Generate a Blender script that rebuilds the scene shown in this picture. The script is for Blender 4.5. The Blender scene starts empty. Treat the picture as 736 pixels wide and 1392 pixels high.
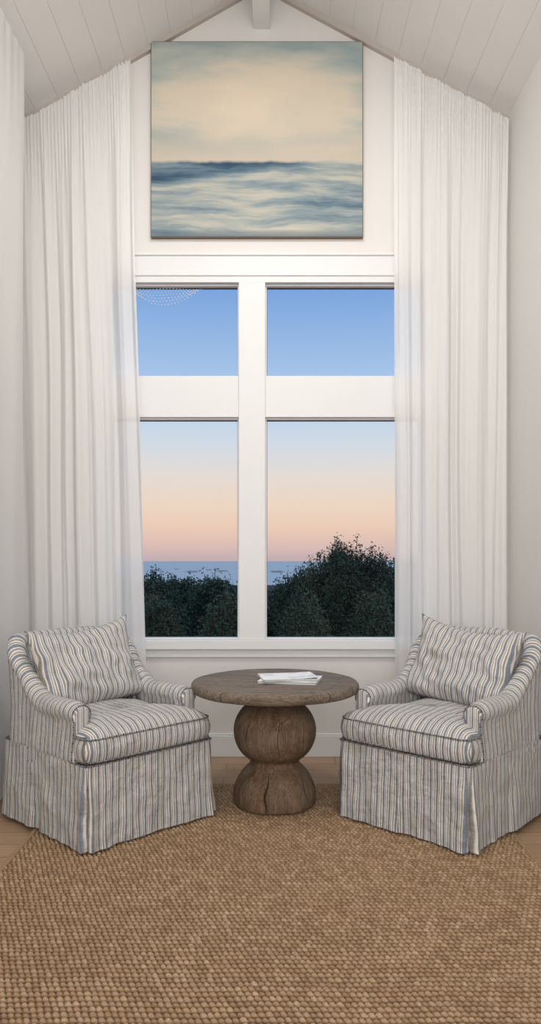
import bpy, bmesh, math, random
import numpy as np
from mathutils import Vector, Matrix, noise
random.seed(3); rng=np.random.default_rng(5)
scene=bpy.context.scene
COL=scene.collection
F=1000.0; EYE=1.4
def PX(px,d): return (px-368.0)/F*d
def PZ(py,d): return EYE-(py-762.0)/F*d
def lin(r,g,b):
    f=lambda c:(c/255/12.92) if c/255<=0.04045 else ((c/255+0.055)/1.055)**2.4
    return (f(r),f(g),f(b),1)
# ---------------------------------------------------------------- node helper
class NT:
    def __init__(s,name):
        s.m=bpy.data.materials.new(name); s.m.use_nodes=True
        s.t=s.m.node_tree; s.n=s.t.nodes; s.l=s.t.links
        s.b=s.n['Principled BSDF']; s.out=s.n['Material Output']
    def add(s,t,**k):
        x=s.n.new(t)
        for a,v in k.items(): setattr(x,a,v)
        return x
    def put(s,sock,v):
        if isinstance(v,bpy.types.NodeSocket): s.l.new(v,sock)
        elif v is not None: sock.default_value=v
    def math(s,op,a,b=None,c=None,clamp=False):
        x=s.add('ShaderNodeMath',operation=op,use_clamp=clamp)
        s.put(x.inputs[0],a)
        if b is not None: s.put(x.inputs[1],b)
        if c is not None: s.put(x.inputs[2],c)
        return x.outputs[0]
    def noise(s,vec,scale,detail=3,rough=.5,dist=0):
        x=s.add('ShaderNodeTexNoise'); s.put(x.inputs['Vector'],vec)
        x.inputs['Scale'].default_value=scale; x.inputs['Detail'].default_value=detail
        x.inputs['Roughness'].default_value=rough; x.inputs['Distortion'].default_value=dist
        return x.outputs[0]
    def mapping(s,vec,scale=(1,1,1),loc=(0,0,0),rot=(0,0,0)):
        x=s.add('ShaderNodeMapping'); s.put(x.inputs['Vector'],vec)
        x.inputs['Scale'].default_value=scale; x.inputs['Location'].default_value=loc; x.inputs['Rotation'].default_value=rot
        return x.outputs[0]
    def ramp(s,fac,stops,interp='LINEAR'):
        x=s.add('ShaderNodeValToRGB'); x.color_ramp.interpolation=interp
        e=x.color_ramp.elements
        while len(e)>1: e.remove(e[0])
        e[0].position=stops[0][0]; e[0].color=stops[0][1]
        for p,c in stops[1:]:
            q=e.new(p); q.color=c
        s.put(x.inputs[0],fac); return x.outputs[0]
    def mix(s,f,a,b,mode='MIX'):
        x=s.add('ShaderNodeMix',data_type='RGBA',blend_type=mode)
        s.put(x.inputs[0],f); s.put(x.inputs[6],a); s.put(x.inputs[7],b); return x.outputs[2]
    def bump(s,h,strength=.3,dist=.01):
        x=s.add('ShaderNodeBump'); s.put(x.inputs['Height'],h)
        x.inputs['Strength'].default_value=strength; x.inputs['Distance'].default_value=dist
        s.l.new(x.outputs[0],s.b.inputs['Normal'])
    def tc(s,w='Object'): return s.add('ShaderNodeTexCoord').outputs[w]
    def sep(s,v):
        x=s.add('ShaderNodeSeparateXYZ'); s.put(x.inputs[0],v); return x.outputs
    def col(s,c): s.put(s.b.inputs['Base Color'],c)
    def rough(s,r): s.put(s.b.inputs['Roughness'],r)
g=lambda v:(v,v,v,1)
def mat_paint(name,c,r=.7,bs=.05):
    m=NT(name); o=m.tc()
    n=m.noise(o,2.0,4); m.col(m.mix(n,tuple(x*.97 for x in c[:3])+(1,),tuple(min(1,x*1.02) for x in c[:3])+(1,)))
    m.rough(r); m.bump(m.noise(o,180,2),bs,.002); m.b.inputs['Specular IOR Level'].default_value=.25
    return m.m
M_wall=mat_paint('wall_paint',lin(227,224,220))
M_ceil=mat_paint('ceiling_paint',lin(228,225,222))
M_trim=mat_paint('trim_paint',lin(229,229,228),.45,.02)
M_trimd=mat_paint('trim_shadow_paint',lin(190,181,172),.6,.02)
def mat_plain(name,c,r=.6):
    m=NT(name); n=m.noise(m.tc(),30,3); m.col(m.mix(n,tuple(x*.8 for x in c[:3])+(1,),c)); m.rough(r); return m.m
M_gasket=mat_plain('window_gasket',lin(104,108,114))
M_frame=mat_plain('painting_edge_wood',lin(120,100,84))
# glass (anti-reflective clear pane)
m=NT('window_glass'); m.n.remove(m.b)
tr=m.add('ShaderNodeBsdfTransparent'); tr.inputs[0].default_value=(.985,.99,.99,1)
m.l.new(tr.outputs[0],m.out.inputs[0])
M_glass=m.m
# floor planks
m=NT('oak_planks'); o=m.tc()
br=m.add('ShaderNodeTexBrick'); m.put(br.inputs['Vector'],m.mapping(o,(1,1,1),(.3,.05,0)))
br.inputs['Scale'].default_value=1; br.inputs['Brick Width'].default_value=1.5; br.inputs['Row Height'].default_value=.16
br.inputs['Mortar Size'].default_value=.0025; br.inputs['Color1'].default_value=lin(180,149,119); br.inputs['Color2'].default_value=lin(162,132,103); br.inputs['Mortar'].default_value=lin(92,71,54)
gr=m.noise(m.mapping(o,(2,30,1)),3,6,.6)
m.col(m.mix(m.ramp(gr,[(.3,g(0)),(.7,g(1))]),m.mix(.5,br.outputs[0],lin(120,93,70)),br.outputs[0])); m.rough(.45); m.bump(gr,.15,.003)
M_floor=m.m
# jute
m=NT('jute_weave'); o=m.tc(); uv=m.tc('UV'); X=m.sep(uv)
n1=m.noise(m.mapping(o,(5,38,1)),2.2,4); n2=m.noise(o,230,3,.75); n3=m.noise(o,1.6,4)
c1=m.ramp(X[1],[(0,lin(168,139,107)),(.35,lin(190,160,126)),(.75,lin(207,178,144)),(1,lin(226,202,170))])
c1=m.mix(m.ramp(n1,[(.35,g(.5)),(.6,g(0))]),c1,lin(148,118,89))
c2=m.mix(m.ramp(n2,[(.35,g(.55)),(.62,g(0))]),c1,lin(118,90,65))
c3=m.mix(m.ramp(n3,[(.35,g(.3)),(.65,g(0))]),c2,lin(158,128,98))
c4=m.mix(m.ramp(X[0],[(.02,g(.95)),(.27,g(.5)),(.55,g(0))]),c3,lin(74,53,37))  # dark colour painted into the weave gaps stands in for shade there
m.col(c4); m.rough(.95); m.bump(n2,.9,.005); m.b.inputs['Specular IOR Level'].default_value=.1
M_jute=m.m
M_rugedge=mat_plain('jute_binding',lin(158,130,100),.9)
# stripes
def mat_stripe(name,period=.039):
    m=NT(name); uv=m.tc('UV'); S=m.sep(uv)
    w=m.noise(m.mapping(uv,(5,1.8,1)),3,3); w2=m.noise(m.mapping(uv,(30,5,1)),3,2)
    u=m.math('ADD',S[0],m.math('MULTIPLY',m.math('SUBTRACT',w,.5),.010))
    u=m.math('ADD',u,m.math('MULTIPLY',m.math('SUBTRACT',w2,.5),.004))
    fr=m.math('FRACT',m.math('DIVIDE',u,period))
    cream=lin(228,223,215); blue=lin(102,115,134); tau=lin(132,125,119)
    c=m.ramp(fr,[(0,cream),(.10,cream),(.16,tau),(.27,tau),(.33,cream),(.40,cream),(.47,blue),(.71,blue),(.78,cream),(.83,cream),(.87,tau),(.94,tau),(.98,cream)])
    th=m.noise(m.mapping(uv,(500,60,1)),2,3,.7)
    c=m.mix(m.ramp(th,[(.35,g(.35)),(.62,g(0))]),c,cream)
    m.col(c); m.rough(.95); m.b.inputs['Specular IOR Level'].default_value=.1
    h=m.math('ADD',m.math('MULTIPLY',m.noise(uv,6,4),1.2),m.math('MULTIPLY',th,.05))
    m.bump(h,1.0,.05)
    return m.m
M_str=mat_stripe('striped_slipcover_linen')
# curtain
def mat_curtain(name,t):
    m=NT(name); o=m.tc()
    m.col(lin(249,248,246)); m.rough(.9); m.b.inputs['Specular IOR Level'].default_value=.05
    m.bump(m.noise(m.mapping(o,(200,200,60)),3,3),.06,.002)
    tl=m.add('ShaderNodeBsdfTranslucent'); tl.inputs[0].default_value=lin(251,250,249)
    mx=m.add('ShaderNodeMixShader'); mx.inputs[0].default_value=t
    m.l.new(m.b.outputs[0],mx.inputs[1]); m.l.new(tl.outputs[0],mx.inputs[2])
    tp=m.add('ShaderNodeBsdfTransparent'); m2=m.add('ShaderNodeMixShader'); m2.inputs[0].default_value=.12
    m.l.new(mx.outputs[0],m2.inputs[1]); m.l.new(tp.outputs[0],m2.inputs[2]); m.l.new(m2.outputs[0],m.out.inputs[0]); return m.m
M_cur=mat_curtain('white_linen_sheer',.36)
# table woods
def mat_wood(name,vec_scale,dark,light,planks=False):
    m=NT(name); o=m.tc()
    n=m.noise(m.mapping(o,vec_scale),4,8,.65,.6)
    c=m.ramp(n,[(.28,dark),(.5,tuple((a+b)/2 for a,b in zip(dark,light))),(.7,light)])
    f=m.noise(m.mapping(o,tuple(v*3 for v in vec_scale)),8,5,.75)
    c=m.mix(m.ramp(f,[(.40,g(.9)),(.50,g(0))]),c,lin(56,43,33))
    big=m.noise(o,5,3)
    c=m.mix(m.ramp(big,[(.4,g(0)),(.7,g(.3))]),c,lin(152,137,120))
    if planks:
        y=m.sep(o)[1]; fr=m.math('FRACT',m.math('MULTIPLY',m.math('ADD',y,1.03),6.2))
        c=m.mix(m.ramp(fr,[(0,g(.8)),(.03,g(0)),(.97,g(0)),(1,g(.8))]),c,lin(45,36,30))
    m.col(c); m.rough(.62 if planks else .78); m.b.inputs['Specular IOR Level'].default_value=.3; m.bump(m.math('ADD',n,f),.7,.009); return m.m
M_wb=mat_wood('weathered_wood_base',(7,7,.7),lin(86,65,48),lin(146,119,93))
M_wt=mat_wood('weathered_wood_top',(1.2,8,8),lin(92,78,65),lin(154,139,122),planks=True)
M_crack=mat_plain('wood_crack',lin(38,30,24),.9)
# paper
m=NT('magazine_paper'); o=m.tc()
n=m.noise(o,9,2)
m.col(m.mix(m.ramp(n,[(.55,g(0)),(.6,g(.35))]),lin(240,240,239),lin(160,166,172))); m.rough(.5); M_paper=m.m
M_pedge=mat_plain('magazine_page_edges',lin(205,204,202))
# exterior
m=NT('shrub_leaves'); n=m.noise(m.tc(),2.2,3); m.col(m.ramp(n,[(.3,lin(60,78,66)),(.55,lin(82,100,84)),(.75,lin(102,110,90))])); m.rough(.85); m.b.inputs['Specular IOR Level'].default_value=.1; M_leaf=m.m
M_bark=mat_plain('shrub_bark',lin(70,60,54),.9)
M_ground=mat_plain('dune_scrub_ground',lin(50,56,48),.95)
m=NT('sea_water'); o=m.tc(); n=m.noise(m.mapping(o,(.02,.08,1)),1,4)
m.col(m.ramp(n,[(.3,lin(220,218,216)),(.7,lin(243,238,232))])); m.rough(.9); m.b.inputs['Specular IOR Level'].default_value=0; M_sea=m.m
M_rock=mat_plain('pale_rock',lin(205,198,200),.9)
M_dot=mat_plain('pale_dot_white',lin(240,242,248),.3)
# ---------------------------------------------------------------- mesh helpers
def meta(ob,label=None,cat=None,kind=None,group=None):
    if label: ob['label']=label
    if cat: ob['category']=cat
    if kind: ob['kind']=kind
    if group: ob['group']=group
def mk(name,verts,faces,mat=None,parent=None,smooth=False,uvs=None):
    me=bpy.data.meshes.new(name); me.from_pydata([tuple(v) for v in verts],[],[tuple(f) for f in faces]); me.update()
    if mat: me.materials.append(mat)
    ob=bpy.data.objects.new(name,me); COL.objects.link(ob)
    if smooth: me.polygons.foreach_set('use_smooth',[True]*len(me.polygons))
    if uvs is not None:
        ul=me.uv_layers.new(name='UVMap')
        li=np.empty(len(me.loops),dtype=np.int64); me.loops.foreach_get('vertex_index',li)
        ul.data.foreach_set('uv',np.asarray(uvs,dtype=float)[li].ravel())
    if parent: ob.parent=parent
    return ob
def recalc(ob):
    bm=bmesh.new(); bm.from_mesh(ob.data); bmesh.ops.recalc_face_normals(bm,faces=bm.faces); bm.to_mesh(ob.data); bm.free()
def boxes(name,lst,mat,parent=None,bevel=0):
    V=[];Fc=[]
    for (x0,x1,y0,y1,z0,z1) in lst:
        b=len(V)
        V+=[(x0,y0,z0),(x1,y0,z0),(x1,y1,z0),(x0,y1,z0),(x0,y0,z1),(x1,y0,z1),(x1,y1,z1),(x0,y1,z1)]
        Fc+=[tuple(b+i for i in f) for f in [(0,3,2,1),(4,5,6,7),(0,1,5,4),(1,2,6,5),(2,3,7,6),(3,0,4,7)]]
    ob=mk(name,V,Fc,mat,parent)
    if bevel:
        md=ob.modifiers.new('b','BEVEL'); md.width=bevel; md.segments=2; md.limit_method='ANGLE'
    return ob
def prisms(name,polys,y0,y1,mat,parent=None):
    V=[];Fc=[]
    for P in polys:
        b=len(V); n=len(P)
        V+=[(x,y0,z) for x,z in P]+[(x,y1,z) for x,z in P]
        Fc.append(tuple(range(b,b+n))); Fc.append(tuple(range(b+2*n-1,b+n-1,-1)))
        for i in range(n):
            j=(i+1)%n; Fc.append((b+i,b+n+i,b+n+j,b+j))
    ob=mk(name,V,Fc,mat,parent); recalc(ob); return ob
def tube(name,paths,r,mat,parent=None,seg=6):
    V=[];Fc=[];U=[]
    for P in paths:
        P=[Vector(p) for p in P]; n=len(P); b=len(V); L=0
        for i,p in enumerate(P):
            t=P[min(i+1,n-1)]-P[max(i-1,0)]
            t.normalize(); a=Vector((0,0,1)) if abs(t.z)<.9 else Vector((1,0,0))
            s=t.cross(a).normalized(); q=s.cross(t)
            if i: L+=(P[i]-P[i-1]).length
            for k in range(seg):
                an=2*math.pi*k/seg; V.append(p+r*(math.cos(an)*s+math.sin(an)*q)); U.append((L,k/seg))
        for i in range(n-1):
            j=i+1
            for k in range(seg):
                k2=(k+1)%seg; Fc.append((b+i*seg+k,b+i*seg+k2,b+j*seg+k2,b+j*seg+k))
    return mk(name,V,Fc,mat,parent,True,U)
def empty(name,loc,rotz=0):
    e=bpy.data.objects.new(name,None); e.location=loc; e.rotation_euler=(0,0,rotz); e.empty_display_size=.1; COL.objects.link(e); return e
# ---------------------------------------------------------------- ROOM
D=5.26; XA=-0.07; ZA=5.52; XL=-1.82; XN=-1.63; XR=1.694; YR=-3.0; YN=4.70
def cz(x): return ZA-(.571*(XA-x) if x<XA else .542*(x-XA))
hx0,hx1=PX(140,D),PX(585,D); hz0,hz1=PZ(872,D),PZ(380,D)
polys=[[(XL-.2,0),(hx0,0),(hx0,cz(hx0)),(XL-.2,cz(XL-.2))],
       [(hx1,0),(XR+.2,0),(XR+.2,cz(XR+.2)),(hx1,cz(hx1))],
       [(hx0,0),(hx1,0),(hx1,hz0),(hx0,hz0)],
       [(hx0,hz1),(hx1,hz1),(hx1,cz(hx1)),(XA,ZA),(hx0,cz(hx0))]]
o=prisms('wall_back',polys,D,D+.18,M_wall); meta(o,kind='structure')
o=prisms('wall_rear',[[(XN-.1,0),(XR+.1,0),(XR+.1,cz(XR+.1)),(XA,ZA),(XN-.1,cz(XN-.1))]],YR-.15,YR,M_wall); meta(o,kind='structure')
o=boxes('wall_left',[(XN-.36,XN,YR,YN,0,cz(XN-.36)),(XL-.17,XL,YN,D,0,cz(XL-.17))],M_wall); 
for v in o.data.vertices:
    if v.co.z>1: v.co.z=cz(v.co.x)+.01
meta(o,kind='structure')
o=boxes('wall_right',[(XR,XR+.15,YR,D,0,4)],M_wall)
for v in o.data.vertices:
    if v.co.z>1: v.co.z=cz(v.co.x)+.01
meta(o,kind='structure')
o=boxes('floor',[(-2.1,2.0,YR-.1,D+.05,-.12,0)],M_floor); meta(o,kind='structure')
# ceiling boards
P=[]
bw=.185; gap=.0012
for sg,sl,xe in ((-1,.571,XL-.25),(1,.542,XR+.25)):
    q=math.sqrt(1+sl*sl); L=abs(xe-XA)*q; ux=sg/q; uz=-sl/q; Nx=sg*sl/q; Nz=1/q
    pt=lambda s,d:(XA+ux*s+Nx*d,ZA+uz*s+Nz*d)
    s=0
    while s<L:
        e=min(s+bw-gap,L); c=.003
        P.append([pt(s,c),pt(s+c,0),pt(e-c,0),pt(e,c),pt(e,.012),pt(s,.012)])
        s+=bw
    P.append([pt(0,.0036),pt(L,.0036),pt(L,.15),(XA,ZA+.2)])
o=prisms('ceiling',P,YR-.1,D+.02,M_ceil); meta(o,kind='structure')
o=boxes('trim_1',[(-.125,-.005,YR,D,5.20,ZA)],M_trim,bevel=.004); meta(o,'white painted ridge beam along the ceiling peak',kind='structure')
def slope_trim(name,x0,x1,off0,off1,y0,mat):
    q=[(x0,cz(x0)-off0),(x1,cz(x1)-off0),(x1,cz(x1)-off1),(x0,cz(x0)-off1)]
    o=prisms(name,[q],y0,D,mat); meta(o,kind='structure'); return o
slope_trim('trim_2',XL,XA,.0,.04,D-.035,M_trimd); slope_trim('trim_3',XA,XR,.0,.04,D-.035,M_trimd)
def base(name,bx,bevel=.006):
    o=boxes(name,bx,M_trim,bevel=bevel); meta(o,kind='structure')
base('baseboard_back',[(XL,XR,D-.02,D,0,.15),(XL,XR,D-.012,D,.15,.165)],.003)
base('baseboard_right',[(XR-.018,XR,YR,D-.02,0,.16)])
base('baseboard_left',[(XN,XN+.018,YR,YN,0,.12),(XL,XL+.018,YN,D-.02,0,.12),(XL,XN+.018,YN,YN+.018,0,.12)])
# window
mxL,mxR=PX(325,D),PX(361,D); tz0,tz1=PZ(568,D),PZ(512,D)
gz0,gz1=PZ(869,D),PZ(386,D)
gx0,gx1=PX(150,D),PX(574,D)
W=[]
yf=D-.03
W+=[(hx0-.02,hx1+.02,yf,D+.10,gz1,PZ(348,D))]
W+=[(hx0-.05,gx0,yf,D+.10,gz0,gz1),(gx1,hx1+.05,yf,D+.10,gz0,gz1)]
W+=[(mxL,mxR,yf-.006,D+.10,gz0,gz1)]
W+=[(gx0,mxL,yf+.008,D+.10,tz0,tz1),(mxR,gx1,yf+.008,D+.10,tz0,tz1)]
W+=[(hx0-.05,hx1+.05,yf-.020,D+.10,PZ(882,D),gz0)]
W+=[(hx0-.03,hx1+.03,yf+.006,D+.02,PZ(893,D),PZ(882,D))]
W+=[(hx0-.04,hx1+.04,yf-.014,D,PZ(350,D),PZ(346,D))]
W+=[(hx0-.04,hx1+.04,yf-.012,D,PZ(377.5,D),PZ(374.5,D))]
win=boxes('window_1',W,M_trim,bevel=.004); meta(win,kind='structure')
S=[];G=[];GL=[]
for (x0,x1) in [(gx0,mxL),(mxR,gx1)]:
    for (z0,z1) in [(gz0,tz0),(tz1,gz1)]:
        s=.010; ya,yb=D+.015,D+.075
        S+=[(x0,x0+s,ya,yb,z0,z1),(x1-s,x1,ya,yb,z0,z1),(x0+s,x1-s,ya,yb,z0,z0+s),(x0+s,x1-s,ya,yb,z1-s,z1)]
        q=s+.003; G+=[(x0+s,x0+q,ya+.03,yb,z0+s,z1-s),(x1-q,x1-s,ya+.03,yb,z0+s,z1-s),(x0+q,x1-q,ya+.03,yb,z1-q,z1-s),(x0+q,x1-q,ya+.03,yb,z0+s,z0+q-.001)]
        GL.append((x0+q,x1-q,D+.058,D+.062,z0+q-.001,z1-q))
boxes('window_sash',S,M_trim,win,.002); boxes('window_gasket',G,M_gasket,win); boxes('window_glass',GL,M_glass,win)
# ---------------------------------------------------------------- curtains
def curtain(name,e_top,e_bot,d,K,seed,label,plane='x',amp=.05,top=None,nu=480,nv=80):
    V=[];U=[]
    N3=lambda a,b,c:noise.noise(Vector((a,b,c)))
    for j in range(nv+1):
        v=j/nv
        for i in range(nu+1):
            u=i/nu
            uu=u+.03*N3(u*3,v*1.6,seed+7)
            w=min(1,v*3)
            big=N3(uu*K*.55,v*1.1,seed)
            mid=math.sin(2*math.pi*K*.60*(uu+.09*N3(u*4,v*.7,seed+3)))*(.35+1.4*abs(N3(uu*5,v*1.0,seed+20)))
            fine=N3(uu*K*2.4,v*1.8,seed+11)
            head=math.sin(2*math.pi*K*2.6*u+3*N3(u*6,0,seed))*max(0,1-v*7)
            off=amp*(1.25*big*(.3+.7*w)+.42*mid*(.5+.5*w)+.20*fine+.18*head)
            if plane=='x':
                x=(e_top[0]*(1-v)+e_bot[0]*v)*(1-u)+(e_top[1]*(1-v)+e_bot[1]*v)*u
                x+=.012*N3(v*3,u*3,seed+40)*w
                zt=cz(x)-.100+.008*math.sin(2*math.pi*K*2.6*u)
                V.append((x,d+off,zt*(1-v)+.012*v))
            else:
                y=e_top[0]*(1-u)+e_top[1]*u
                V.append((d+off*.7,y,(top-.01)*(1-v)+.012*v))
            U.append((u,v))
    Fc=[(j*(nu+1)+i,j*(nu+1)+i+1,(j+1)*(nu+1)+i+1,(j+1)*(nu+1)+i) for j in range(nv) for i in range(nu)]
    o=mk(name,V,Fc,M_cur,None,True,U); meta(o,label,'curtain',None,'white linen curtains'); return o
dc=5.13
lb_='floor-length white linen curtain gathered beside the window'
curtain('curtain',(XL+.03,PX(178,dc)),(PX(34,dc),PX(203,dc)),dc,13,11,lb_)
curtain('curtain',(PX(536,dc),XR-.035),(PX(537,dc),XR-.07),dc,13,23,lb_)
curtain('curtain',(3.5,YN+.0),None,XN+.055,4,31,'sheer white curtain hanging flat along the side wall','y',.026,top=cz(XN+.055)-.02,nu=240)
# ---------------------------------------------------------------- painting
px0,px1=PX(205,D-.04),PX(494,D-.04); pz0,pz1=PZ(322,D-.04),PZ(56,D-.04)
e=empty('painting',((px0+px1)/2,D,pz0)); meta(e,'large abstract seascape canvas with pale sky and blue waves','painting')
w=(px1-px0)/2; h=pz1-pz0
m=NT('seascape_paint'); o=m.tc(); S3=m.sep(o)
u=m.math('DIVIDE',m.math('ADD',S3[0],w),2*w); v=m.math('DIVIDE',S3[2],h)
cmb=m.add('ShaderNodeCombineXYZ'); m.put(cmb.inputs[0],u); m.put(cmb.inputs[1],v); uvv=cmb.outputs[0]
nl=m.noise(m.mapping(uvv,(1.2,3.8,1),(3.1,1.7,0),(0,0,.14)),1.6,5,.52,.2)
dx=m.math('DIVIDE',m.math('SUBTRACT',u,.50),.48); dy=m.math('DIVIDE',m.math('SUBTRACT',v,.69),.22)
dist=m.math('SQRT',m.math('ADD',m.math('MULTIPLY',dx,dx),m.math('MULTIPLY',dy,dy)))
cm=m.math('ADD',m.math('MULTIPLY',dist,.44),m.math('MULTIPLY',m.math('SUBTRACT',nl,.5),.9))
sky=m.ramp(cm,[(.10,lin(222,207,186)),(.34,lin(210,200,182)),(.50,lin(180,184,176)),(.66,lin(148,164,165)),(.82,lin(168,178,174)),(1,lin(122,144,151))])
low=m.ramp(v,[(.39,g(.9)),(.47,g(.6)),(.58,g(0))]); sky=m.mix(low,sky,lin(206,193,174))
wv=m.noise(m.mapping(uvv,(2.2,1.2,1)),1.5,3)
cm2=m.add('ShaderNodeCombineXYZ'); m.put(cm2.inputs[0],u); m.put(cm2.inputs[1],m.math('ADD',v,m.math('MULTIPLY',wv,.10)))
ns=m.noise(m.mapping(cm2.outputs[0],(1.1,8,1),(0,.4,0)),1.5,5,.55,.2)
ns2=m.noise(m.mapping(cm2.outputs[0],(4,34,1),(2,.4,0)),1.6,5,.6,.1)
wedge=m.math('SUBTRACT',v,m.math('ADD',.262,m.math('MULTIPLY',u,.14)))
wedge=m.math('MULTIPLY',m.math('ADD',wedge,.02),20,clamp=True)
wedge=m.math('MULTIPLY',wedge,m.math('MULTIPLY',m.math('SUBTRACT',1.08,u),1.4,clamp=True))
sm=m.math('ADD',m.math('ADD',m.math('MULTIPLY',m.math('SUBTRACT',ns,.5),1.5),.43),m.math('MULTIPLY',m.math('SUBTRACT',ns2,.5),.4))
sm=m.math('ADD',sm,m.math('MULTIPLY',wedge,.36))
sea=m.ramp(sm,[(.08,lin(202,195,179)),(.32,lin(177,178,169)),(.5,lin(138,152,156)),(.68,lin(98,121,136)),(.88,lin(62,87,108)),(1,lin(50,76,98))])
edge=m.math('ADD',.392,m.math('MULTIPLY',m.math('SUBTRACT',m.noise(m.mapping(uvv,(5,0,1)),2,4),.5),.03))
mask=m.math('MULTIPLY',m.math('SUBTRACT',edge,v),60,clamp=True)
c=m.mix(mask,sky,sea)
c=m.mix(m.ramp(v,[(0,g(.8)),(.025,g(.5)),(.04,g(0))]),c,lin(96,114,126))
m.col(c); m.rough(.8); m.b.inputs['Specular IOR Level'].default_value=.2; m.bump(m.noise(m.mapping(uvv,(20,90,1)),5,3),.2,.003)
boxes('canvas',[(-w+.005,w-.005,-.040,-.002,.005,h-.005)],m.m,e)
boxes('frame',[(-w,-w+.005,-.038,0,0,h),(w-.005,w,-.038,0,0,h),(-w+.005,w-.005,-.038,0,0,.005),(-w+.005,w-.005,-.038,0,h-.005,h)],M_frame,e)
# ---------------------------------------------------------------- rug
rx0,rx1,ry0,ry1=-1.215,1.235,1.55,4.56
stx,sty=.0038,.0043
nx=int((rx1-rx0)/stx); ny=int((ry1-ry0)/sty)
xs=np.linspace(rx0,rx1,nx); ys=np.linspace(ry0,ry1,ny); Xg,Yg=np.meshgrid(xs,ys)
a=.0225; bb=.0270
Yw=Yg+.003*np.sin(Xg*11+Yg*2)+.001*np.sin(Xg*37+Yg*60)
row=np.floor(Yw/bb)
jit=(np.sin(row*12.9898)*43758.5453)%1.0
xx=Xg/a+.5*(row%2)+.2*jit+.2*np.sin(Yg*5+Xg*2)+.08*np.sin(Xg*60+row*2.4)+.6*((Yw/bb)%1.0)
kn=np.abs(np.sin(np.pi*xx))**.60*np.abs(np.sin(np.pi*Yw/bb))**.95
cell=(np.sin(np.floor(xx)*78.233+row*37.719)*43758.5453)%1.0
kn=kn*(.76+.24*cell)
Z=.002+.014*kn
co=np.stack([Xg,Yg,Z],-1).reshape(-1,3)
idx=np.arange(nx*ny).reshape(ny,nx)
fc=np.stack([idx[:-1,:-1],idx[:-1,1:],idx[1:,1:],idx[1:,:-1]],-1).reshape(-1,4)
me=bpy.data.meshes.new('rug'); me.vertices.add(len(co)); me.vertices.foreach_set('co',co.ravel())
me.loops.add(fc.size); me.loops.foreach_set('vertex_index',fc.ravel()); me.polygons.add(len(fc))
me.polygons.foreach_set('loop_start',np.arange(0,fc.size,4)); me.polygons.foreach_set('loop_total',np.full(len(fc),4))
me.polygons.foreach_set('use_smooth',np.ones(len(fc),dtype=bool)); me.update(calc_edges=True)
cs=.5+.7*(cell-.5)
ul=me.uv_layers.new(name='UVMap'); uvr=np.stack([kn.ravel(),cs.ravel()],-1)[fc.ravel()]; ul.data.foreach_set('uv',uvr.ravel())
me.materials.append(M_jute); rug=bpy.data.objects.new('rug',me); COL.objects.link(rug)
meta(rug,'chunky woven natural jute area rug on the wood floor','rug')
boxes('rug_binding',[(rx0-.012,rx0+.012,ry0,ry1,0.001,.014),(rx1-.012,rx1+.012,ry0,ry1,0.001,.014),(rx0-.012,rx1+.012,ry1-.012,ry1+.012,0.001,.014),(rx0-.012,rx1+.012,ry0-.012,ry0+.012,0.001,.014)],M_rugedge,rug,.004)
RUGZ=.0155
# ---------------------------------------------------------------- table
tb=empty('pedestal_table',(.025,4.22,RUGZ)); meta(tb,'round weathered wood table on a turned double-bulb pedestal','table')
def lathe(name,prof,mat,parent,seg=96,rfun=None):
    V=[];Fc=[];n=len(prof)
    for i in range(seg):
        an=2*math.pi*i/seg
        for (r,z) in prof:
            rr=r if rfun is None else rfun(r,z,an); V.append((rr*math.cos(an),rr*math.sin(an),z))
    for i in range(seg):
        i2=(i+1)%seg
        for k in range(n-1): Fc.append((i*n+k,i2*n+k,i2*n+k+1,i*n+k+1))
    Fc.append(tuple(i*n for i in range(seg))[::-1]); Fc.append(tuple(i*n+n-1 for i in range(seg)))
    return mk(name,V,Fc,mat,parent,True)
def rf(r,z,an):
    q=r*(1+.02*noise.noise(Vector((math.cos(an)*1.5,math.sin(an)*1.5,z*4))))
    for c0 in (-1.57,-.55,-2.5,.6,2.0):
        da=abs((an-c0-.06*math.sin(z*9)+math.pi)%(2*math.pi)-math.pi)
        if da<.03: q-=.004*(1-da/.03)
    return q
low_=[(.224,0),(.232,.004),(.236,.015),(.238,.04),(.235,.075),(.226,.11),(.210,.145),(.188,.180),(.165,.205),(.148,.220)]
up_=[]
for k in range(0,23):
    t=-math.pi/2+.56+(math.pi-1.12)*k/22
    up_.append((.237*math.cos(t)**.82,.412+.190*math.sin(t)))
up_=[p for p in up_ if p[1]>.240 and p[1]<.582]
prof=low_+[(.142,.228)]+up_+[(.135,.60),(.13,.645)]
lathe('pedestal',prof,M_wb,tb,200,rf)
def rt(r,z,an): return r*(1+.012*noise.noise(Vector((math.cos(an)*3,math.sin(an)*3,0))))
lathe('tabletop',[(.05,.636),(.40,.636),(.464,.640),(.475,.650),(.479,.668),(.477,.684),(.470,.694),(.455,.698),(.2,.698),(.02,.698)],M_wt,tb,120,rt)
cr=[]
for (a0,z0,z1,wd) in [(-1.80,.0,.20,.006),(-1.50,.25,.57,.0018),(-2.30,.25,.55,.0016),(-.85,.25,.55,.0016),(-.75,.02,.20,.0022),(-2.6,.02,.19,.002)]:
    pts=[]
    for k in range(20):
        z=z0+(z1-z0)*k/19
        R=np.interp(z,[p[1] for p in prof],[p[0] for p in prof]); an=a0+.03*math.sin(k*.5)+.02*(k/19)
        pts.append((z,rf(R,z,an)+.003,an,wd*math.sin(math.pi*(k+.6)/20.2)))
    cr.append(pts)
V=[];Fc=[]
for pts in cr:
    b=len(V)
    for z,R,an,wd in pts:
        for s in(-1,1):
            aa=an+s*wd/R; V.append((R*math.cos(aa),R*math.sin(aa),z))
    for k in range(len(pts)-1): Fc.append((b+2*k,b+2*k+1,b+2*k+3,b+2*k+2))
mk('wood_crack',V,Fc,M_crack,tb)
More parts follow.
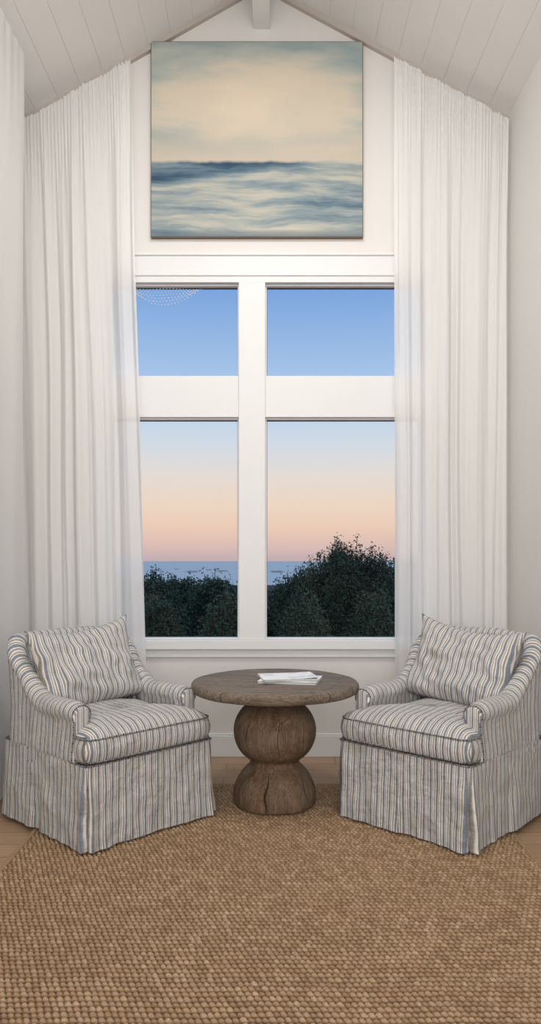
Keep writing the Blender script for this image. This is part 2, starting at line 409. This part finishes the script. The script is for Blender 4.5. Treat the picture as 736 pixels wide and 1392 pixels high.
TOPZ=RUGZ+.698
# magazines
def magazine(loc,rot,wd,hd,th,label,lift0=.012):
    e=empty('magazine',loc,rot); meta(e,label,'magazine',None,'magazines on the round table')
    boxes('pages',[(-wd+.003,wd-.004,-hd+.003,hd-.003,.0012,th-.0012)],M_pedge,e)
    V=[];Fc=[];n=14
    for (za,lift) in ((0,0),(th-.0012,lift0)):
        k=len(V)
        for s in(0,1):
            for i in range(n+1):
                for j in range(n+1):
                    x=-wd+2*wd*i/n; y=-hd+2*hd*j/n
                    cu=lift*max(0,(i/n-.45))**2*(1.2-.6*j/n)*2
                    V.append((x,y,za+s*.0012+cu))
        q=(n+1)**2
        for i in range(n):
            for j in range(n):
                f=(k+i*(n+1)+j,k+(i+1)*(n+1)+j,k+(i+1)*(n+1)+j+1,k+i*(n+1)+j+1)
                Fc.append(f[::-1]); Fc.append(tuple(t+q for t in f))
    k=len(V); V+=[(-wd-.001,-hd,0),(-wd-.001,hd,0),(-wd-.001,hd,th),(-wd-.001,-hd,th)]; Fc.append((k,k+3,k+2,k+1))
    mk('cover',V,Fc,M_paper,e)
magazine((.115,4.20,TOPZ+.0008),math.radians(-12),.165,.130,.013,'closed white magazine lying flat on the round table',0)
magazine((.098,4.205,TOPZ+.0155),math.radians(9),.155,.120,.011,'white magazine with lifted cover on another magazine')
# ---------------------------------------------------------------- armchairs
HW,HD=.395,.445
def rounded_path(pts,radii,step=.012):
    out=[]; n=len(pts)
    for i in range(n):
        p=Vector(pts[i]); r=radii[i]
        if r<=0 or i in(0,n-1): out.append(p); continue
        a=(Vector(pts[i-1])-p).normalized(); b=(Vector(pts[i+1])-p).normalized()
        p0=p+a*r; p1=p+b*r
        for k in range(9):
            t=k/8; out.append((1-t)**2*p0+2*t*(1-t)*p+t*t*p1)
    res=[out[0]]
    for q in out[1:]:
        d=(q-res[-1]).length; m_=max(1,int(round(d/step))); s=res[-1].copy()
        for k in range(1,m_+1): res.append(s.lerp(q,k/m_))
    return res
def smooth(t): t=max(0,min(1,t)); return t*t*(3-2*t)
def arm_h(y): 
    t=max(0,min(1,(y-.02)/.33)); return .688+.272*(t**1.55)+.02*max(0,y+.3)
def build_chair(name,loc,rot,seed,label):
    e=empty(name,loc,rot); meta(e,label,'armchair',None,'striped armchairs by the round table')
    ax=HW-.062; by=HD-.058
    path=rounded_path([(-ax,-.305),(-ax,by),(ax,by),(ax,-.305)],[0,.12,.12,0])
    V=[];U=[];Fc=[]; L=0; rings=[]
    n=len(path)
    for i,p in enumerate(path):
        t=(path[min(i+1,n-1)]-path[max(i-1,0)]).normalized(); nn=Vector((-t.y,t.x))
        if i: L+=(path[i]-path[i-1]).length
        h=arm_h(p.y)+.016*math.cos(p.x/ax*1.4)*smooth((p.y-.2)/.15)
        h+=.006*noise.noise(Vector((p.x*7,p.y*7,seed)))
        bulge=.008*noise.noise(Vector((L*9,0,seed)))
        bk=smooth((p.y-.05)/.3)
        lean=.028*smooth((h-.74)/.18)
        fr_=smooth((p.y+.305)/.07)
        R_=.058-.010*bk-.008*(1-fr_)
        h-=.010*(1-fr_)
        pad=.020*bk
        pr=[(.058,.30),(.060,.36),(.057,.45),(.052,(h-.14+.45)/2),(.046+lean*.7,h-.13),(.045+lean*.85,h-.095)]
        for k in range(13):
            an=math.radians(-35+250*k/12)
            pr.append((.002+lean-pad*.3+R_*1.04*math.cos(an),h-R_*.94+R_*.94*math.sin(an)))
        pr+=[(-.046+lean*.7-pad*.6,h-.13),(-.050+lean*.3-pad,h-.24),(-.054-pad,.45),(-.054-pad,.30)]
        v=0; ring=[]
        for k,(o_,z) in enumerate(pr):
            if k: v+=math.hypot(pr[k][0]-pr[k-1][0],pr[k][1]-pr[k-1][1])
            w_=.007*noise.noise(Vector((L*10,z*6,seed)))
            q=Vector((p.x,p.y))+nn*(o_+w_+(bulge if k<6 else 0)); ring.append(len(V)); V.append((q.x,q.y,z)); U.append((L-.005,v))
        rings.append(ring)
    m_=len(rings[0])
    for i in range(n-1):
        for k in range(m_-1): Fc.append((rings[i][k],rings[i+1][k],rings[i+1][k+1],rings[i][k+1]))
    for ri in (0,n-1):
        ring=[V[k] for k in rings[ri]]; cx=sum(q[0] for q in ring)/m_
        b=len(V)
        for q in ring: V.append(q); U.append((q[0],q[2]))
        c2=len(V)
        for q in ring: V.append((cx+(q[0]-cx)*.8,q[1]-.014,q[2]-(.010 if q[2]>.5 else 0))); U.append((q[0],q[2]))
        for k in range(m_):
            k2=(k+1)%m_; Fc.append((b+k,b+k2,c2+k2,c2+k))
        Fc.append(tuple(range(c2,c2+m_)))
    b=len(V)
    for z in(.03,.405):
        for (x,y) in((-HW+.02,-HD+.02),(HW-.02,-HD+.02),(HW-.05,HD-.05),(-HW+.05,HD-.05)): V.append((x,y,z)); U.append((x,z))
    Fc+=[tuple(b+i for i in f) for f in [(0,3,2,1),(4,5,6,7),(0,1,5,4),(1,2,6,5),(2,3,7,6),(3,0,4,7)]]
    fr=mk('frame',V,Fc,M_str,e,True,U); recalc(fr)
    md=fr.modifiers.new('es','EDGE_SPLIT'); md.split_angle=math.radians(55)
    P=[]
    for ri in (0,n-1):
        P.append([Vector(V[k])+Vector((0,-.004,0)) for k in rings[ri][1:-1]])
    # skirt
    sp=rounded_path([(0,-HD),(HW,-HD),(HW,HD),(-HW,HD),(-HW,-HD),(0,-HD)],[0,.025,.13,.13,.025,0],.007)
    V=[];U=[];Fc=[];L=0; ns=len(sp); nz=16; per=sum((sp[i]-sp[i-1]).length for i in range(1,ns))
    ls=[0]
    for i in range(1,ns): ls.append(ls[-1]+(sp[i]-sp[i-1]).length)
    corner=[HW+.0-.006,per-HW+.006]
    for i,p in enumerate(sp):
        t=(sp[(i+1)%ns]-sp[i-1]).normalized() if 0<i<ns-1 else Vector((1,0)); nn=Vector((t.y,-t.x)); L=ls[i]
        dc_=min(abs(L-c) for c in corner)
        for j in range(nz+1):
            v=j/nz; z=.412-(.412-.008)*v
            o_=.010*v+.020*v*noise.noise(Vector((L*4,v*.5,seed)))+.015*v*noise.noise(Vector((L*14,v*1.0,seed+3)))+.007*noise.noise(Vector((L*9,z*9,seed)))
            if dc_<.014: o_-= (.060*(1-dc_/.014))*min(1,v*2.2)
            elif dc_<.07: o_+=.012*v*(1-(dc_-.014)/.056)
            q=p+nn*o_; V.append((q.x,q.y,z)); U.append((L if L<per/2 else L-per,z))
    for i in range(ns-1):
        for j in range(nz):
            Fc.append((i*(nz+1)+j,(i)*(nz+1)+j+1,(i+1)*(nz+1)+j+1,(i+1)*(nz+1)+j))
    mk('skirt',V,Fc,M_str,e,True,U)
    P.append([Vector((p.x,p.y,.412)) for p in rounded_path([(-HW-.002,-.30),(-HW-.002,-HD-.003),(HW+.002,-HD-.003),(HW+.002,-.30)],[0,.03,.03,0])])
    # T seat cushion
    ix=HW-.114
    ol=rounded_path([(0,-HD-.012),(HW+.004,-HD-.012),(HW+.004,-.320),(ix,-.312),(ix,.30),(-ix,.30),(-ix,-.312),(-HW-.004,-.320),(-HW-.004,-HD-.012),(0,-HD-.012)],[0,.075,.04,.02,.06,.06,.02,.04,.075,0],.014)[:-1]
    C=Vector((0,-.14)); N=len(ol); V=[];U=[];Fc=[]
    z0,z1=.414,.546
    pf=[(.3,z0),(.8,z0),(.945,z0+.002),(.976,z0+.012),(1.0,z0+.035),(1.014,(z0+z1)/2),(1.0,z1-.035),(.976,z1-.014),(.948,z1+.002),(.90,z1+.015),(.83,z1+.029),(.72,z1+.042),(.55,z1+.052),(.35,z1+.058),(.15,z1+.060)]
    for k,(s,z) in enumerate(pf):
        for p in ol:
            q=C+(p-C)*s
            wz=.013*noise.noise(Vector((q.x*7,q.y*7,seed+z*4))) if k>5 else .004*noise.noise(Vector((q.x*9,q.y*9,seed+z*4)))
            V.append((q.x,q.y,z+wz))
            if k in(3,4,5,6,7) and abs(p.x)>ix+.08 and p.y>-HD+.03: U.append((q.y+.05,z))
            else: U.append((q.x,q.y+z))
    for k in range(len(pf)-1):
        for i in range(N):
            j=(i+1)%N; Fc.append((k*N+i,k*N+j,(k+1)*N+j,(k+1)*N+i))
    c=len(V); V.append((C.x,C.y,z1+.060)); U.append((0,C.y)); kk=(len(pf)-1)*N
    for i in range(N): Fc.append((kk+i,kk+(i+1)%N,c))
    mk('seat_cushion',V,Fc,M_str,e,True,U)
    for z in(z0+.012,z1-.012): P.append([Vector((C.x+(p.x-C.x)*.985,C.y+(p.y-C.y)*.985,z)) for p in ol]+[Vector((C.x+(ol[0].x-C.x)*.985,C.y+(ol[0].y-C.y)*.985,z))])
    tube('piping',P,.0038,M_str,e)
    return e
def build_pillow(name,chair,lx,ly,lz,tilt,roll,seed,label,W_=.335,H_=.238,T_=.118):
    nu,nv=48,38; V=[];U=[];Fc=[]
    for s in(-1,1):
        for j in range(nv+1):
            for i in range(nu+1):
                a=-1+2*i/nu; b=-1+2*j/nv
                x=a*W_*(1-.12*(1-b*b)*abs(a)**3); z=b*H_*(1-.10*(1-a*a)*abs(b)**3*(1 if b>0 else .2))
                z-=.026*(1-a*a)*max(0,b)
                th=T_*max(0,(1-abs(a)**2.5))**.55*max(0,(1-abs(b)**2.5))**.55*(1-.28*b)
                th*=1+.25*noise.noise(Vector((a*1.8,b*1.8,seed+s*3)))
                wr=.032*noise.noise(Vector((a*3.5+b*2.5,b*2.5-a,seed)))*(th/T_)
                bend=-.035*(a*a)-.02*b*b
                V.append((x,s*(th+wr)+bend,z)); U.append((x*1.03+.014*noise.noise(Vector((a*1.2,b*2,seed+5))),z))
    k=(nu+1)*(nv+1)
    for s in range(2):
        for j in range(nv):
            for i in range(nu):
                f=(s*k+j*(nu+1)+i,s*k+j*(nu+1)+i+1,s*k+(j+1)*(nu+1)+i+1,s*k+(j+1)*(nu+1)+i)
                Fc.append(f if s==0 else f[::-1])
    ob=mk(name,V,Fc,M_str,None,True,U)
    bm=bmesh.new(); bm.from_mesh(ob.data); bmesh.ops.remove_doubles(bm,verts=bm.verts,dist=.0008); bm.to_mesh(ob.data); bm.free()
    M=Matrix.Translation(chair.location)@Matrix.Rotation(chair.rotation_euler[2],4,'Z')@Matrix.Translation((lx,ly,lz))@Matrix.Rotation(tilt,4,'X')@Matrix.Rotation(roll,4,'Y')
    ob.matrix_world=M
    meta(ob,label,'pillow',None,'striped pillows on the armchairs')
    return ob
lab='blue and cream striped slipcovered armchair with pleated skirt'
c1=build_chair('armchair',(-.912,4.045,RUGZ),math.radians(46),2,lab)
c2=build_chair('armchair',(.965,4.05,RUGZ),math.radians(-44),9,lab)
lp='large blue and cream striped pillow leaning in the armchair'
build_pillow('throw_pillow',c1,-.02,.180,.794,math.radians(-19),math.radians(-5),4,lp)
build_pillow('throw_pillow',c2,.02,.180,.794,math.radians(-19),math.radians(6),14,lp)
# ---------------------------------------------------------------- exterior
def quads_mesh(name,cen,ax1,ax2,mat,parent):
    n=len(cen); co=np.stack([cen-ax1,cen+ax2,cen+ax1,cen-ax2],1).reshape(-1,3)
    me=bpy.data.meshes.new(name); me.vertices.add(4*n); me.vertices.foreach_set('co',co.ravel())
    me.loops.add(4*n); me.loops.foreach_set('vertex_index',np.arange(4*n)); me.polygons.add(n)
    me.polygons.foreach_set('loop_start',np.arange(0,4*n,4)); me.polygons.foreach_set('loop_total',np.full(n,4)); me.update(calc_edges=True)
    me.materials.append(mat); ob=bpy.data.objects.new(name,me); COL.objects.link(ob); ob.parent=parent; return ob
def shrub(loc,rad,nb,nl,leaf,seed,label):
    R=np.random.default_rng(seed); e=empty('shrub',loc); meta(e,label,'shrub',None,'coastal shrubs outside the window')
    rx,ry,rz=rad; paths=[];C=[]
    for b in range(nb):
        th=R.uniform(0,2*np.pi); q=R.uniform(0,1)**.6
        rr=R.uniform(.90,1.0)*(1+.05*math.sin(3*th+seed+q*4)+.04*math.sin(7*th+2*seed+q*9))
        zz=rz*(1-q**2.8*.7)*rr*R.uniform(.86,1.0)
        end=np.array([rx*q*math.cos(th)*rr,ry*q*math.sin(th)*rr,max(.1,zz)])
        st_=np.array([R.normal(0,.15)*rx,R.normal(0,.15)*ry,0.02]); mid=(st_+end)/2+np.array([end[0]*.15,end[1]*.15,.05*rz])+R.normal(0,.05*rx,3)
        pts=[(1-t)**2*st_+2*t*(1-t)*mid+t*t*end for t in np.linspace(0,1,7)]
        for p in pts: p[2]=max(p[2],.02)
        paths.append([tuple(p) for p in pts])
        t=R.uniform(.45,1.02,nl)[:,None]; cc=(1-t)**2*st_+2*t*(1-t)*mid+t*t*end
        C.append(cc+R.normal(0,1,(nl,3))*leaf*2.4*(1.25-t*.75))
    C=np.concatenate(C); C[:,2]=np.maximum(C[:,2],.03); n=len(C)
    a=R.normal(0,1,(n,3)); a/=np.linalg.norm(a,axis=1)[:,None]; b=R.normal(0,1,(n,3)); b-=a*np.sum(a*b,1)[:,None]; b/=np.linalg.norm(b,axis=1)[:,None]
    sc=R.uniform(.5,1.0,(n,1))*leaf
    tube('branches',paths,.005,M_bark,e,seg=3)
    quads_mesh('foliage',C,a*sc*1.0,b*sc*.4,M_leaf,e)
    return e
GZ=-.6
def place(px,topy,d,wpx,seed,label,nb=260,nl=60,leaf=.055):
    H=PZ(topy,d)-GZ; w_=wpx/F*d/2
    return shrub((PX(px,d),d,GZ),(w_,w_*.8,H),nb,nl,leaf,seed,label)
place(474,736,11.0,205,1,'tall feathery dark green coastal shrub outside the window',1100,110,.030)
place(560,752,12.6,150,2,'dense dark green shrub outside the window',600,90,.038)
place(402,775,13.5,100,3,'dense dark green shrub outside the window',420,90,.038)
lw='low dark green shrub outside the window'
place(205,776,13.0,110,4,lw,480,90,.038)
place(292,782,14.6,110,5,lw,480,90,.042)
place(150,775,16.8,80,6,lw,300,60,.06)
place(246,785,17.5,90,7,lw,420,70,.055)
place(345,790,12.0,80,8,lw,360,60,.05)
place(418,812,9.0,84,9,lw,400,90,.030)
place(510,806,9.0,92,10,lw,400,90,.030)
place(212,806,9.6,100,12,lw,400,90,.032)
place(308,808,9.2,90,13,lw,400,90,.032)
g_=boxes('scrub_ground',[(-40,40,7,60,-.8,-.6)],M_ground); meta(g_,'dark scrub-covered ground outside the window','ground','stuff')
se=boxes('sea',[(-6000,6000,61,9000,-8.2,-8)],M_sea); meta(se,'calm blue-grey sea reaching the horizon','sea','stuff')
for k,(px,py,s) in enumerate([(216,776,1.2),(262,778,1.6),(284,775,1.0),(302,777,1.4),(377,778,1.6),(240,774,.8)]):
    d=9.4/((py-762)/1000)
    bm=bmesh.new(); bmesh.ops.create_icosphere(bm,subdivisions=3,radius=1)
    for v in bm.verts:
        v.co*=1+.4*noise.noise(v.co*1.7+Vector((k*5,0,0))); v.co.x*=3.2*s; v.co.z*=.5*s; v.co.y*=1.5*s
    me=bpy.data.meshes.new('sea_rock'); bm.to_mesh(me); bm.free(); me.materials.append(M_rock)
    r_=bpy.data.objects.new('sea_rock',me); r_.location=(PX(px,d),d,-8+.45*s); COL.objects.link(r_)
    meta(r_,'pale low rock standing in the sea','rock',None,'rocks in the sea')
# small separate pale dots set in scalloped rows at the pane top
bm=bmesh.new(); yb=D+.045
for rw in range(6):
    for k in range(20):
        t=k/19; px=186+86*t+ (2.2 if rw%2 else 0); py=391+rw*4.4*math.sin(math.pi*min(1,.12+t*.9))+3*math.sin(t*9)*.3
        mtx=Matrix.Translation((PX(px,yb),yb,PZ(py+2,yb)))
        bmesh.ops.create_icosphere(bm,subdivisions=1,radius=.0046,matrix=mtx)
me=bpy.data.meshes.new('pale_dots'); bm.to_mesh(me); bm.free(); me.materials.append(M_dot)
bg=bpy.data.objects.new('pale_dots',me); COL.objects.link(bg); meta(bg,'tiny pale dots in rows along the window top','garland','stuff')
# ---------------------------------------------------------------- world
wd=bpy.data.worlds.new('dusk'); scene.world=wd; wd.use_nodes=True; nt=wd.node_tree
bgn=nt.nodes['Background']; tc=nt.nodes.new('ShaderNodeTexCoord'); sp_=nt.nodes.new('ShaderNodeSeparateXYZ'); cr_=nt.nodes.new('ShaderNodeValToRGB')
nt.links.new(tc.outputs['Generated'],sp_.inputs[0]); nt.links.new(sp_.outputs[2],cr_.inputs[0]); nt.links.new(cr_.outputs[0],bgn.inputs[0])
stops=[(0,lin(196,174,180)),(.018,lin(220,190,182)),(.045,lin(238,205,184)),(.075,lin(240,216,196)),(.115,lin(231,221,214)),(.155,lin(213,221,231)),(.19,lin(195,214,236)),(.25,lin(166,196,234)),(.35,lin(124,165,222)),(.5,lin(132,166,214)),(1,lin(162,186,214))]
el=cr_.color_ramp.elements
while len(el)>1: el.remove(el[0])
el[0].position=0; el[0].color=stops[0][1]
for p_,c_ in stops[1:]:
    q=el.new(p_); q.color=c_
bgn.inputs[1].default_value=1.0
# ---------------------------------------------------------------- lights
def area(name,loc,target,sx,sy,en,col):
    l=bpy.data.lights.new(name,'AREA'); l.shape='RECTANGLE'; l.size=sx; l.size_y=sy; l.energy=en; l.color=col
    o=bpy.data.objects.new(name,l); o.location=loc; o.rotation_euler=(Vector(target)-Vector(loc)).to_track_quat('-Z','Y').to_euler(); COL.objects.link(o); return o
area('room_light',(.1,-2.6,2.4),(0,5,1.5),2.8,3.0,160,(.985,.99,1))
area('ceiling_bounce_fill',(0,2.9,4.6),(0,4.2,0),1.0,1.0,52,(1,.985,.965))  # unseen lamp added to stand in for light bounced off the ceiling
# ---------------------------------------------------------------- camera
cd=bpy.data.cameras.new('camera'); cam=bpy.data.objects.new('camera',cd); COL.objects.link(cam)
cd.sensor_fit='VERTICAL'; cd.sensor_height=36; cd.sensor_width=36*736/1392; cd.lens=F/1392*36; cd.shift_y=(762-696)/1392
cam.location=(0,0,EYE); cam.rotation_euler=(math.pi/2,0,0); cd.clip_end=20000; scene.camera=cam
scene.view_settings.view_transform='Standard'
